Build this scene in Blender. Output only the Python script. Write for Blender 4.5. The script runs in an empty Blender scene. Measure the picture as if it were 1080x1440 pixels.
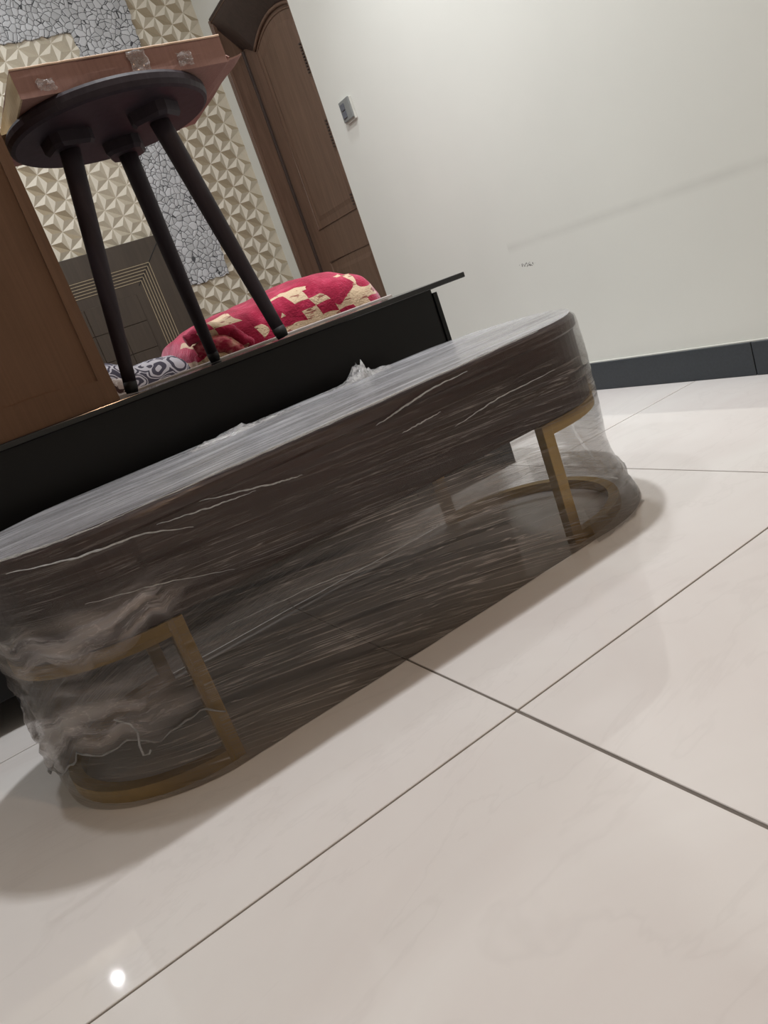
import bpy, bmesh, math, random
from mathutils import Vector, Matrix, noise
random.seed(7)
C = bpy.context.scene.collection
scene = bpy.context.scene

# ------------------------------------------------------------------ camera
F_PX = 1057.27
CAM_H = 0.57
YAW, PITCH, ROLL = math.radians(26.082), math.radians(15.349), math.radians(-20.182)
fwd = Vector((math.sin(YAW)*math.cos(PITCH), math.cos(YAW)*math.cos(PITCH), -math.sin(PITCH)))
r0 = Vector((math.cos(YAW), -math.sin(YAW), 0))
u0 = r0.cross(fwd)
rt = r0*math.cos(ROLL) + u0*math.sin(ROLL)
up = -r0*math.sin(ROLL) + u0*math.cos(ROLL)
CAM = Vector((0, 0, CAM_H))
cd = bpy.data.cameras.new('camera')
cam = bpy.data.objects.new('camera', cd); C.objects.link(cam)
cd.sensor_fit = 'VERTICAL'; cd.sensor_height = 24.0; cd.lens = 24.0*F_PX/1440.0
cd.clip_start = 0.02
M = Matrix((( rt.x, up.x, -fwd.x, 0), (rt.y, up.y, -fwd.y, 0), (rt.z, up.z, -fwd.z, CAM_H), (0, 0, 0, 1)))
cam.matrix_world = M
scene.camera = cam
def ray(x, y): return rt*((x-540)/F_PX) - up*((y-720)/F_PX) + fwd
def onz(x, y, z): d = ray(x, y); return CAM + d*((z-CAM_H)/d.z)
def ony(x, y, Y): d = ray(x, y); return CAM + d*(Y/d.y)
def onx(x, y, X): d = ray(x, y); return CAM + d*(X/d.x)
def project(p):
    v = Vector(p)-CAM; d = v.dot(fwd)
    return (540+F_PX*v.dot(rt)/d, 720-F_PX*v.dot(up)/d, d)

# ------------------------------------------------------------------ world, lights, exposure
w = bpy.data.worlds.new('world'); scene.world = w; w.use_nodes = True
w.node_tree.nodes['Background'].inputs[0].default_value = (0.9, 0.95, 1, 1)
w.node_tree.nodes['Background'].inputs[1].default_value = 0.02
CEIL = 2.9
def downlight(x, y, power, col, size=0.12, z=CEIL-0.012):
    l = bpy.data.lights.new('downlight', 'AREA'); l.shape = 'DISK'; l.size = size
    l.energy = power; l.color = col
    o = bpy.data.objects.new('downlight', l); C.objects.link(o); o.location = (x, y, z)
    return o
COOL = (0.93, 0.97, 1.0); NEUT = (0.96, 0.985, 1.0); WARM = (1.0, 0.62, 0.38)
downlight(1.5, 2.2, 6, COOL, 0.15).data.spread = math.radians(73)
downlight(0.9, 1.62, 36, NEUT, 0.10)
downlight(0.0, 1.62, 9, NEUT, 0.10)
downlight(0.15, 3.3, 15, COOL)
downlight(0.9, -0.8, 10, WARM)
downlight(-0.47, 3.9, 0.6, COOL, 0.045, 2.2)
vs = scene.view_settings
vs.view_transform = 'Standard'; vs.look = 'None'; vs.gamma = 1.0; vs.use_curve_mapping = False
vs.exposure = 0.0
scene.cycles.transparent_max_bounces = 24

# ------------------------------------------------------------------ material helpers
def s2l(c):
    return tuple((x/255/12.92 if x/255 <= 0.04045 else ((x/255+0.055)/1.055)**2.4) for x in c) + (1,)
class NT:
    def __init__(self, name):
        self.m = bpy.data.materials.new(name); self.m.use_nodes = True
        self.t = self.m.node_tree; self.n = self.t.nodes; self.n.clear()
        self.out = self.n.new('ShaderNodeOutputMaterial')
    def add(self, typ, **kw):
        nd = self.n.new('ShaderNode'+typ)
        for k, v in kw.items():
            if k.startswith('i_'):
                key = k[2:].replace('_', ' ')
                nd.inputs[key].default_value = v
            else: setattr(nd, k, v)
        return nd
    def link(self, a, b): self.t.links.new(a, b)
    def math(self, op, a, b=None, clamp=False):
        nd = self.n.new('ShaderNodeMath'); nd.operation = op; nd.use_clamp = clamp
        for i, v in enumerate((a, b)):
            if v is None: continue
            if isinstance(v, (int, float)): nd.inputs[i].default_value = v
            else: self.link(v, nd.inputs[i])
        return nd.outputs[0]
    def ramp(self, fac, stops, interp='LINEAR'):
        nd = self.n.new('ShaderNodeValToRGB'); cr = nd.color_ramp; cr.interpolation = interp
        while len(cr.elements) < len(stops): cr.elements.new(0.5)
        for e, (p, c) in zip(cr.elements, stops):
            e.position = p; e.color = c if len(c) == 4 else tuple(c)+(1,)
        self.link(fac, nd.inputs[0]); return nd.outputs[0]
    def mixc(self, fac, a, b):
        nd = self.n.new('ShaderNodeMix'); nd.data_type = 'RGBA'
        for s, v in ((0, fac), (6, a), (7, b)):
            if isinstance(v, (int, float)): nd.inputs[s].default_value = v
            elif isinstance(v, tuple): nd.inputs[s].default_value = v
            else: self.link(v, nd.inputs[s])
        return nd.outputs[2]
    def coords(self, kind='Object', scale=(1, 1, 1), rot=(0, 0, 0), loc=(0, 0, 0)):
        if kind == 'World': src = self.add('NewGeometry').outputs['Position']
        else: src = self.add('TexCoord').outputs[kind]
        mp = self.add('Mapping'); mp.inputs['Scale'].default_value = scale
        mp.inputs['Rotation'].default_value = rot; mp.inputs['Location'].default_value = loc
        self.link(src, mp.inputs[0]); return mp.outputs[0]
    def noise(self, vec, scale, detail=2.0, rough=0.5, dist=0.0):
        nd = self.add('TexNoise'); nd.inputs['Scale'].default_value = scale
        nd.inputs['Detail'].default_value = detail; nd.inputs['Roughness'].default_value = rough
        nd.inputs['Distortion'].default_value = dist
        self.link(vec, nd.inputs['Vector']); return nd.outputs[0]
    def bump(self, h, strength=0.3, dist=0.01):
        nd = self.add('Bump'); nd.inputs['Strength'].default_value = strength
        nd.inputs['Distance'].default_value = dist; self.link(h, nd.inputs['Height']); return nd.outputs[0]
    def principled(self, color, rough=0.5, metallic=0.0, spec=0.5, normal=None, coat=0.0, coat_rough=0.05, finish=True):
        nd = self.add('BsdfPrincipled')
        for k, v in (('Base Color', color), ('Roughness', rough), ('Metallic', metallic), ('Specular IOR Level', spec), ('Coat Weight', coat), ('Coat Roughness', coat_rough)):
            if isinstance(v, (int, float, tuple)): nd.inputs[k].default_value = v
            else: self.link(v, nd.inputs[k])
        if normal is not None: self.link(normal, nd.inputs['Normal'])
        if finish: self.link(nd.outputs[0], self.out.inputs[0])
        return nd

def simple(name, rgb, rough=0.5, metallic=0.0, spec=0.5, var=0.08, nscale=30, bump=0.0, coat=0.0):
    t = NT(name); v = t.coords('Object')
    n = t.noise(v, nscale, 3)
    c = s2l(rgb)
    col = t.ramp(n, [(0.3, tuple(x*(1-var) for x in c[:3])), (0.7, tuple(min(1, x*(1+var)) for x in c[:3]))])
    nm = t.bump(n, bump, 0.004) if bump else None
    t.principled(col, rough, metallic, spec, nm, coat)
    return t.m

MAT = {}
# painted wall with scuff and the faint smear
def wall_mat(name, rgb, marks=False):
    t = NT(name); v = t.coords('World')
    n = t.noise(v, 2.2, 4); c = s2l(rgb)
    col = t.ramp(n, [(0.3, tuple(x*0.96 for x in c[:3])), (0.7, c[:3])])
    if marks:
        sep = t.add('SeparateXYZ'); t.link(v, sep.inputs[0]); Y, Z = sep.outputs[1], sep.outputs[2]
        # smear: long horizontal grey streak
        zc = t.math('ADD', t.math('MULTIPLY', t.math('SUBTRACT', Y, 1.7), 0.012), 0.556)
        dz = t.math('ABSOLUTE', t.math('SUBTRACT', Z, zc))
        band = t.math('SUBTRACT', 1, t.math('DIVIDE', dz, 0.022), True)
        ends = t.math('MULTIPLY', t.math('LESS_THAN', Y, 2.24), t.math('GREATER_THAN', Y, 0.6))
        k = t.math('MULTIPLY', t.math('MULTIPLY', band, ends), t.math('MULTIPLY', t.noise(v, 9, 3), 0.22))
        col = t.mixc(k, col, s2l((120, 115, 110)))
        # scuff: small scratchy mark
        dy = t.math('DIVIDE', t.math('ABSOLUTE', t.math('SUBTRACT', Y, 2.163)), 0.055)
        dzz = t.math('DIVIDE', t.math('ABSOLUTE', t.math('SUBTRACT', Z, t.math('ADD', 0.488, t.math('MULTIPLY', t.math('SUBTRACT', Y, 2.163), 0.12)))), 0.011)
        r = t.math('SUBTRACT', 1, t.math('ADD', t.math('POWER', dy, 2.0), t.math('POWER', dzz, 2.0)), True)
        sc = t.math('GREATER_THAN', t.math('MULTIPLY', t.math('POWER', r, 0.3), t.noise(v, 140, 3)), 0.47)
        col = t.mixc(t.math('MULTIPLY', sc, 0.75), col, s2l((95, 92, 88)))
        # specks
        vo = t.add('TexVoronoi'); vo.inputs['Scale'].default_value = 3.4; t.link(v, vo.inputs['Vector'])
        sp = t.math('LESS_THAN', vo.outputs['Distance'], 0.014)
        col = t.mixc(t.math('MULTIPLY', sp, 0.6), col, s2l((110, 105, 100)))
    t.principled(col, 0.55, 0, 0.3, t.bump(t.noise(v, 60, 3), 0.05, 0.002))
    return t.m
MAT['wall'] = wall_mat('wall_paint_marked', (226, 226, 219), True)
MAT['wall_plain'] = wall_mat('wall_paint', (226, 226, 219))
MAT['ceiling'] = wall_mat('ceiling_paint', (236, 236, 232))

def tile_mat():
    t = NT('polished_tile'); v = t.coords('World')
    n1 = t.noise(v, 1.6, 5, 0.55, 1.2)
    c1 = t.ramp(n1, [(0.35, s2l((226, 219, 216))[:3]), (0.65, s2l((233, 229, 226))[:3])])
    n2 = t.noise(t.coords('World', (1.0, 2.6, 1), (0, 0, 0.5)), 1.1, 5, 0.6, 1.8)
    vein = t.math('SUBTRACT', 1, t.math('DIVIDE', t.math('ABSOLUTE', t.math('SUBTRACT', n2, 0.5)), 0.018), True)
    col = t.mixc(t.math('MULTIPLY', vein, 0.06), c1, s2l((160, 152, 148)))
    vo = t.add('TexVoronoi'); vo.inputs['Scale'].default_value = 7.0; t.link(v, vo.inputs['Vector'])
    sp = t.math('LESS_THAN', vo.outputs['Distance'], 0.018)
    col = t.mixc(t.math('MULTIPLY', sp, 0.5), col, s2l((120, 105, 95)))
    ro = t.ramp(t.noise(v, 5, 4), [(0.4, (0.03,)*3), (0.75, (0.09,)*3)])
    t.principled(col, ro, 0, 0.5)
    return t.m
MAT['tile'] = tile_mat()
MAT['grout'] = simple('grout', (120, 112, 105), 0.9, var=0.15)
MAT['granite'] = simple('dark_skirting', (52, 57, 62), 0.3, var=0.12, nscale=140)
MAT['black'] = simple('black_lacquer', (10, 10, 12), 0.3, spec=0.3, var=0.1)
MAT['black_top'] = simple('black_gloss_top', (18, 18, 21), 0.12, spec=0.6, var=0.1)

def wood(name, dark, light, rough=0.4, scale=(18, 18, 1.2), bump=0.1, coat=0.0, spec=0.5):
    t = NT(name); v = t.coords('Object', scale)
    n = t.noise(v, 3.0, 6, 0.6, 0.6)
    col = t.ramp(n, [(0.3, s2l(dark)[:3]), (0.7, s2l(light)[:3])])
    t.principled(col, rough, 0, spec, t.bump(n, bump, 0.002), coat)
    return t.m
MAT['door_wood'] = wood('door_wood', (98, 76, 62), (120, 94, 78), 0.42)
MAT['door_dark'] = wood('door_dark_wood', (58, 46, 42), (72, 58, 52), 0.5)  # dark beads and flutes; on the arched head, shade put into the colour
MAT['espresso'] = wood('espresso_wood', (46, 39, 44), (56, 48, 54), 0.55, spec=0.2)
MAT['table_wood'] = wood('table_dark_brown', (50, 28, 24), (66, 38, 33), 0.3, (1.2, 18, 18))
MAT['headboard'] = wood('headboard_wood', (60, 50, 41), (72, 61, 50), 0.5)
MAT['gold'] = simple('brushed_gold', (186, 154, 92), 0.42, 0.25, var=0.06, nscale=80)
MAT['gold_line'] = simple('headboard_gold_line', (170, 155, 128), 0.4, 0.2)
MAT['rubber'] = simple('black_rubber', (22, 20, 22), 0.7)

def cardboard(name, rgb, line=0.5, scale=(150, 150, 3)):
    t = NT(name); v = t.coords('Object', scale)
    n = t.noise(v, 1.0, 3); n2 = t.noise(t.coords('Object'), 4.0, 5)
    c = s2l(rgb)[:3]
    f = t.math('ADD', t.math('MULTIPLY', n, 0.5), t.math('MULTIPLY', n2, 0.5))
    col = t.ramp(f, [(0.3, tuple(x*0.84 for x in c)), (0.7, tuple(min(1, x*1.12) for x in c))])
    t.principled(col, 0.75, 0, 0.25, t.bump(n, line, 0.002))
    return t.m
MAT['card'] = cardboard('brown_cardboard', (106, 79, 60), 0.12)
MAT['card_tray'] = cardboard('tray_cardboard', (150, 116, 107), 0.35)
MAT['card_side'] = cardboard('tray_cardboard_pale', (204, 184, 150), 0.3)  # lit left side: light falling there is put into the paler cardboard colour
MAT['card_edge'] = cardboard('cardboard_edge', (226, 196, 172), 0.4, (400, 400, 400))

# relief wallpaper tones (three printed tones; the fourth has softer light put into it)
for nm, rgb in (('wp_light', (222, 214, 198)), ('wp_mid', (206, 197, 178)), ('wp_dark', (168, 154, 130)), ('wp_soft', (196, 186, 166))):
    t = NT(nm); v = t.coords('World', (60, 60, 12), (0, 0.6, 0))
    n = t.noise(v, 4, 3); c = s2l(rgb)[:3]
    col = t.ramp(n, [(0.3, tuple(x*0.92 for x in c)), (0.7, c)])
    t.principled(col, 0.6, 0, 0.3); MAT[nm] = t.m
# cobble wallpaper print
def cobble():
    t = NT('cobble_print'); v = t.coords('World', (1, 0.0, 1))
    d = t.add('TexNoise'); d.inputs['Scale'].default_value = 30; t.link(v, d.inputs['Vector'])
    add = t.add('VectorMath', operation='MULTIPLY_ADD'); t.link(d.outputs['Color'], add.inputs[0])
    add.inputs[1].default_value = (0.012, 0, 0.012); t.link(v, add.inputs[2])
    vo = t.add('TexVoronoi', feature='DISTANCE_TO_EDGE'); vo.inputs['Scale'].default_value = 36
    t.link(add.outputs[0], vo.inputs['Vector'])
    vc = t.add('TexVoronoi'); vc.inputs['Scale'].default_value = 36; t.link(add.outputs[0], vc.inputs['Vector'])
    sep = t.add('SeparateColor'); t.link(vc.outputs['Color'], sep.inputs[0])
    stone = t.ramp(sep.outputs[0], [(0.0, s2l((180, 181, 183))[:3]), (1.0, s2l((206, 207, 210))[:3])])
    wdt = t.math('MULTIPLY', t.noise(v, 22, 2), 0.075)
    ln = t.math('LESS_THAN', vo.outputs['Distance'], wdt)
    col = t.mixc(t.math('MULTIPLY', ln, 0.9), stone, s2l((44, 46, 50)))
    hh = t.math('MINIMUM', vo.outputs['Distance'], 0.2)
    t.principled(col, 0.55, 0, 0.3, t.bump(hh, 0.5, 0.02)); return t.m
MAT['cobble'] = cobble()

def blanket_mat():
    t = NT('red_plush'); v = t.coords('Object')
    n = t.noise(v, 14, 5, 0.6)
    red = t.ramp(n, [(0.25, s2l((124, 16, 42))[:3]), (0.5, s2l((158, 30, 62))[:3]), (0.75, s2l((196, 70, 100))[:3])])
    dn = t.add('TexNoise'); dn.inputs['Scale'].default_value = 7; t.link(v, dn.inputs['Vector'])
    ma = t.add('VectorMath', operation='MULTIPLY_ADD'); t.link(dn.outputs['Color'], ma.inputs[0]); ma.inputs[1].default_value = (0.05, 0.05, 0.05); t.link(v, ma.inputs[2])
    sp_ = t.add('SeparateXYZ'); t.link(ma.outputs[0], sp_.inputs[0])
    cb = t.add('CombineXYZ')
    t.link(t.math('FLOOR', t.math('MULTIPLY', t.math('ADD', sp_.outputs[0], t.math('MULTIPLY', sp_.outputs[2], 0.35)), 17.0)), cb.inputs[0])
    t.link(t.math('FLOOR', t.math('MULTIPLY', sp_.outputs[2], 30.0)), cb.inputs[1])
    wn = t.add('TexWhiteNoise'); wn.noise_dimensions = '2D'; t.link(cb.outputs[0], wn.inputs['Vector'])
    cl_ = t.noise(t.coords('Object', (5.5, 1.0, 9.0), (0, 0, 0), (0.35, 0, 0.1)), 1.0, 1)
    patch = t.math('MULTIPLY', t.math('GREATER_THAN', cl_, 0.40), t.math('GREATER_THAN', wn.outputs[0], 0.52))
    # cream blocks live on the lower front band of the folded blanket
    sx = t.add('SeparateXYZ'); t.link(v, sx.inputs[0])
    zl = t.math('LESS_THAN', sx.outputs[2], t.math('ADD', 0.155, t.math('MULTIPLY', t.noise(v, 11, 1), 0.05)))
    fr = t.math('LESS_THAN', sx.outputs[1], -0.1)
    patch = t.math('MULTIPLY', t.math('MULTIPLY', patch, zl), fr)
    lines = t.math('GREATER_THAN', t.noise(t.coords('Object', (20, 20, 120)), 1.0, 2), 0.62)
    cream = t.mixc(lines, s2l((206, 182, 152)), s2l((150, 100, 86)))
    col = t.mixc(patch, red, cream)
    nb = t.noise(v, 160, 3)
    p = t.principled(col, 0.85, 0, 0.15, t.bump(t.math('ADD', nb, t.math('MULTIPLY', n, 3.0)), 0.5, 0.006))
    p.inputs['Sheen Weight'].default_value = 0.5; p.inputs['Sheen Roughness'].default_value = 0.4
    p.inputs['Sheen Tint'].default_value = (1.0, 0.7, 0.8, 1)
    return t.m
MAT['blanket'] = blanket_mat()
def fold_mat():
    t = NT('pink_plush_edge'); v = t.coords('Object', (12, 12, 20))
    n = t.noise(v, 1.6, 4, 0.6)
    col = t.ramp(n, [(0.40, s2l((150, 36, 62))[:3]), (0.5, s2l((190, 104, 108))[:3]), (0.6, s2l((214, 168, 148))[:3])])
    t.principled(col, 0.85, 0, 0.15, t.bump(n, 0.6, 0.006)); return t.m
MAT['fold'] = fold_mat()
def damask():
    t = NT('grey_damask'); v = t.coords('Object', (1, 1, 1))
    dn = t.add('TexNoise'); dn.inputs['Scale'].default_value = 12; t.link(v, dn.inputs['Vector'])
    ma = t.add('VectorMath', operation='MULTIPLY_ADD'); t.link(dn.outputs['Color'], ma.inputs[0]); ma.inputs[1].default_value = (0.07, 0.05, 0.07); t.link(v, ma.inputs[2])
    mp = t.add('Mapping'); mp.inputs['Scale'].default_value = (13, 5, 19); t.link(ma.outputs[0], mp.inputs[0])
    vo = t.add('TexVoronoi'); vo.inputs['Scale'].default_value = 1.0; vo.inputs['Randomness'].default_value = 0.45; t.link(mp.outputs[0], vo.inputs['Vector'])
    d = vo.outputs['Distance']
    core = t.math('LESS_THAN', d, 0.26)
    ring = t.math('LESS_THAN', t.math('ABSOLUTE', t.math('SUBTRACT', d, 0.44)), 0.05)
    ring2 = t.math('LESS_THAN', t.math('ABSOLUTE', t.math('SUBTRACT', d, 0.58)), 0.025)
    k = t.math('MAXIMUM', core, t.math('MAXIMUM', ring, ring2))
    col = t.mixc(k, s2l((82, 78, 92)), s2l((208, 204, 212)))
    t.principled(col, 0.8, 0, 0.2, t.bump(t.noise(v, 200, 2), 0.2, 0.003)); return t.m
MAT['damask'] = damask()
def floral():
    t = NT('brown_floral_cloth'); v = t.coords('Object')
    n = t.noise(v, 34, 4, 0.6, 1.0)
    col = t.ramp(n, [(0.4, s2l((74, 54, 54))[:3]), (0.47, s2l((190, 176, 170))[:3]), (0.56, s2l((214, 206, 204))[:3]), (0.62, s2l((120, 92, 86))[:3])], 'CONSTANT')
    t.principled(col, 0.8, 0, 0.2); return t.m
MAT['floral'] = floral()
MAT['rail'] = simple('pale_grey_rail', (176, 166, 162), 0.5)
MAT['sheet'] = simple('plain_sheet', (150, 140, 140), 0.85)

# stretch film: see-through; more layers (attribute "layers") mean greyer and hazier; glossy
def film(name, base, scale, tint=(0.5, 0.47, 0.45), rough=0.16, pale=0.35, bump=0.5, gl=0.5, dark=0.25, bdist=0.004, dens=True, trans=(0.46, 0.44, 0.42), h0=0.18):
    t = NT(name)
    uv = t.add('UVMap').outputs[0]
    if dens: L = t.add('Attribute', attribute_name='layers').outputs['Fac']
    else:
        vn = t.add('Value'); vn.outputs[0].default_value = 1.0; L = vn.outputs[0]
    def st(sc, det=3, dist=0.3, loc=(0, 0, 0)):
        mp = t.add('Mapping'); mp.inputs['Scale'].default_value = sc; mp.inputs['Location'].default_value = loc; t.link(uv, mp.inputs[0])
        return t.noise(mp.outputs[0], 1.0, det, 0.6, dist)
    a = st((scale[0], scale[1], 1), 4)
    b = st((scale[0]*2.0, scale[1]*2.2, 1), 3, 0.2, (3.1, 1.7, 0))
    c = st((2.6, 6.0, 1), 4, 0.8, (7, 2, 0))
    lines = t.math('SUBTRACT', 1, t.math('DIVIDE', t.math('ABSOLUTE', t.math('SUBTRACT', b, 0.5)), 0.020), True)
    gaps = t.ramp(a, [(0.38, (0, 0, 0)), (0.50, (1, 1, 1))])
    gap = t.math('ADD', dark, t.math('MULTIPLY', gaps, 1-dark))
    cc = t.math('MULTIPLY', t.math('SUBTRACT', c, 0.25), 2.0, True)
    Lg = t.math('MULTIPLY', t.math('MINIMUM', L, 1.0), gap)
    h = t.math('MULTIPLY', t.math('ADD', h0, Lg), t.math('MULTIPLY', base, t.math('ADD', 0.5, cc)))
    pl = t.math('MULTIPLY', t.math('MULTIPLY', lines, pale), t.math('MULTIPLY', cc, t.math('ADD', 0.45 if h0 > 0 else 0.0, t.math('MINIMUM', L, 1.0))))
    h = t.math('ADD', h, pl, True)
    hgt = t.math('ADD', a, t.math('MULTIPLY', b, 0.5))
    nm = t.bump(hgt, bump, bdist)
    dif = t.add('BsdfDiffuse'); dif.inputs[0].default_value = tint+(1,); t.link(nm, dif.inputs['Normal'])
    trl = t.add('BsdfTranslucent'); trl.inputs[0].default_value = tint+(1,)
    sc = t.add('MixShader'); sc.inputs[0].default_value = 0.3; t.link(dif.outputs[0], sc.inputs[1]); t.link(trl.outputs[0], sc.inputs[2])
    tr = t.add('BsdfTransparent'); cmb = t.add('CombineColor')
    for k_ in range(3): t.link(t.math('MULTIPLY', 0.95, t.math('POWER', trans[k_], L)), cmb.inputs[k_])
    t.link(cmb.outputs[0], tr.inputs[0])
    m1 = t.add('MixShader'); t.link(h, m1.inputs[0]); t.link(tr.outputs[0], m1.inputs[1]); t.link(sc.outputs[0], m1.inputs[2])
    g = t.add('BsdfGlossy'); g.inputs['Roughness'].default_value = rough; t.link(nm, g.inputs['Normal']); g.inputs[0].default_value = (1, 1, 1, 1)
    fr = t.add('Fresnel'); fr.inputs[0].default_value = 1.45; t.link(nm, fr.inputs['Normal'])
    m2 = t.add('MixShader'); t.link(t.math('MULTIPLY', fr.outputs[0], (gl if h0 > 0 else t.math('MULTIPLY', L, gl))), m2.inputs[0]); t.link(m1.outputs[0], m2.inputs[1]); t.link(g.outputs[0], m2.inputs[2])
    t.link(m2.outputs[0], t.out.inputs[0])
    return t.m
MAT['film_side'] = film('stretch_film_side', 0.19, (1.1, 58), (0.50, 0.45, 0.42), 0.18, 0.85, 0.7, 0.55, 0.0)
MAT['film_top'] = film('stretch_film_top', 0.5, (1.6, 40), (0.74, 0.74, 0.79), 0.22, 0.35, 0.6, 0.9, 0.5, dens=False, trans=(0.8, 0.8, 0.8))
MAT['film_bunch'] = film('stretch_film_bunched', 0.62, (9, 16), (0.72, 0.66, 0.65), 0.15, 0.5, 0.8, 0.7, 0.35, 0.006, trans=(0.8, 0.78, 0.77), h0=0.0)
MAT['film_rim'] = film('stretch_film_rolled_edge', 0.36, (30, 24), (0.80, 0.78, 0.78), 0.12, 0.5, 0.8, 1.0, 0.3, dens=False, trans=(0.85, 0.85, 0.85))
MAT['film_crease'] = film('stretch_film_crease', 0.55, (30, 24), (0.92, 0.92, 0.92), 0.1, 0.6, 0.5, 1.0, 0.5, dens=False, trans=(0.9, 0.9, 0.9))  # near-white tint paints the film's glints into the creases
MAT['tape'] = film('clear_tape', 0.22, (8, 8), (0.95, 0.92, 0.92), 0.1, 0.3, 0.3, 1.0, 0.6, dens=False, trans=(0.92, 0.9, 0.9))

# ------------------------------------------------------------------ mesh helpers
def obj(name, verts, faces, mat, parent=None, smooth=False, loc=None, uvs=None, bevel=0.0, seg=2):
    me = bpy.data.meshes.new(name); me.from_pydata([tuple(v) for v in verts], [], faces); me.update()
    if bevel > 0:
        bm = bmesh.new(); bm.from_mesh(me); bmesh.ops.recalc_face_normals(bm, faces=bm.faces)
        ed = [e for e in bm.edges if e.is_manifold and e.calc_face_angle(0) > 0.5]
        bmesh.ops.bevel(bm, geom=ed, offset=bevel, segments=seg, affect='EDGES', profile=0.5, clamp_overlap=True)
        bm.to_mesh(me); bm.free()
    else:
        bm = bmesh.new(); bm.from_mesh(me); bmesh.ops.recalc_face_normals(bm, faces=bm.faces); bm.to_mesh(me); bm.free()
    for mm in (mat if isinstance(mat, (list, tuple)) else [mat]): me.materials.append(MAT[mm])
    if smooth:
        for p in me.polygons: p.use_smooth = True
    if uvs:
        lay = me.uv_layers.new(name='UVMap')
        for lp in me.loops: lay.data[lp.index].uv = uvs[lp.vertex_index]
    o = bpy.data.objects.new(name, me); C.objects.link(o)
    if loc is not None: o.location = loc
    if parent is not None: o.parent = parent
    return o
def boxv(x0, x1, y0, y1, z0, z1):
    v = [(x0, y0, z0), (x1, y0, z0), (x1, y1, z0), (x0, y1, z0), (x0, y0, z1), (x1, y0, z1), (x1, y1, z1), (x0, y1, z1)]
    f = [(0, 3, 2, 1), (4, 5, 6, 7), (0, 1, 5, 4), (1, 2, 6, 5), (2, 3, 7, 6), (3, 0, 4, 7)]
    return v, f
def layers(o, vals):
    at = o.data.attributes.new('layers', 'FLOAT', 'POINT')
    for k, q in enumerate(vals): at.data[k].value = q
def merge(parts):
    V, Fc = [], []
    for v, f in parts:
        k = len(V); V += list(v); Fc += [tuple(i+k for i in q) for q in f]
    return V, Fc
def box(name, x0, x1, y0, y1, z0, z1, mat, parent=None, bevel=0.0, seg=2, off=None):
    v, f = boxv(x0, x1, y0, y1, z0, z1)
    if off is not None: v = [(a-off[0], b-off[1], c-off[2]) for a, b, c in v]
    return obj(name, v, f, mat, parent, bevel=bevel, seg=seg)
def tubev(pts, radii, n=12, cap=True):
    V, Fc = [], []
    pts = [Vector(p) for p in pts]
    prev = None
    for i, p in enumerate(pts):
        d = (pts[min(i+1, len(pts)-1)]-pts[max(i-1, 0)]).normalized()
        a = prev if prev is not None else (Vector((0, 0, 1)) if abs(d.z) < 0.9 else Vector((1, 0, 0)))
        u = (a-d*a.dot(d)).normalized(); wv = d.cross(u); prev = u
        r = radii[i] if isinstance(radii, (list, tuple)) else radii
        for k in range(n):
            th = 2*math.pi*k/n; V.append(p+u*(r*math.cos(th))+wv*(r*math.sin(th)))
    for i in range(len(pts)-1):
        for k in range(n):
            Fc.append((i*n+k, i*n+(k+1) % n, (i+1)*n+(k+1) % n, (i+1)*n+k))
    if cap: Fc += [tuple(range(n))[::-1], tuple((len(pts)-1)*n+k for k in range(n))]
    return V, Fc
def empty(name, loc):
    o = bpy.data.objects.new(name, None); C.objects.link(o); o.location = loc; o.empty_display_size = 0.1
    return o
def tag(o, label=None, cat=None, group=None, kind=None):
    if label: o['label'] = label
    if cat: o['category'] = cat
    if group: o['group'] = group
    if kind: o['kind'] = kind
    return o
def smoothstep(a, b, x):
    t = max(0.0, min(1.0, (x-a)/(b-a))); return t*t*(3-2*t)
def interp(x, xs, ys):
    if x <= xs[0]: return ys[0]
    for i in range(len(xs)-1):
        if x <= xs[i+1]:
            t = (x-xs[i])/(xs[i+1]-xs[i]); t = t*t*(3-2*t)
            return ys[i]+(ys[i+1]-ys[i])*t
    return ys[-1]

# ------------------------------------------------------------------ room
XR, YB, XL, YF = 1.944, 4.03, -2.55, -2.45
fl = tag(box('floor', XL, XR, YF, YB, -0.06, -0.0025, 'grout'), 'floor bed of dark grout under the polished tiles', kind='structure')
TX0, TY0, TS = 0.462, 0.770, 0.8
tile_cache = {}
i = -4
while TX0+i*TS < XR:
    j = -5
    while TY0+j*TS < YB:
        g = 0.0019
        ax, bx_ = TX0+i*TS+g, TX0+(i+1)*TS-g
        ay, by_ = TY0+j*TS+g, TY0+(j+1)*TS-g
        if i == -1 and j == -1: bx_ -= 0.0012
        ax, bx_ = max(ax, XL), min(bx_, XR); ay, by_ = max(ay, YF), min(by_, YB)
        if bx_-ax > 0.02 and by_-ay > 0.02:
            key = (round(bx_-ax, 4), round(by_-ay, 4))
            if key not in tile_cache:
                hx, hy = key[0]/2, key[1]/2
                v, f = boxv(-hx, hx, -hy, hy, -0.010, 0.0)
                o = obj('tile', v, f, 'tile', fl, bevel=0.0008, seg=1); tile_cache[key] = o.data
            else:
                o = bpy.data.objects.new('tile', tile_cache[key]); C.objects.link(o); o.parent = fl
            o.location = ((ax+bx_)/2, (ay+by_)/2, 0)
        j += 1
    i += 1
tag(box('ceiling', XL-0.1, XR+0.22, YF-0.1, YB+0.12, CEIL, CEIL+0.1, 'ceiling'), 'plain white ceiling above the room', kind='structure')
DY0, DY1, DZ = 3.14, 3.90, 2.10
v, f = merge([boxv(XR, XR+0.2, YF-0.1, DY0, -0.06, CEIL), boxv(XR, XR+0.2, DY0, DY1, DZ, CEIL), boxv(XR, XR+0.2, DY1, YB+0.12, -0.06, CEIL), boxv(XR+0.17, XR+0.2, DY0, DY1, -0.06, DZ)])
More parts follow.
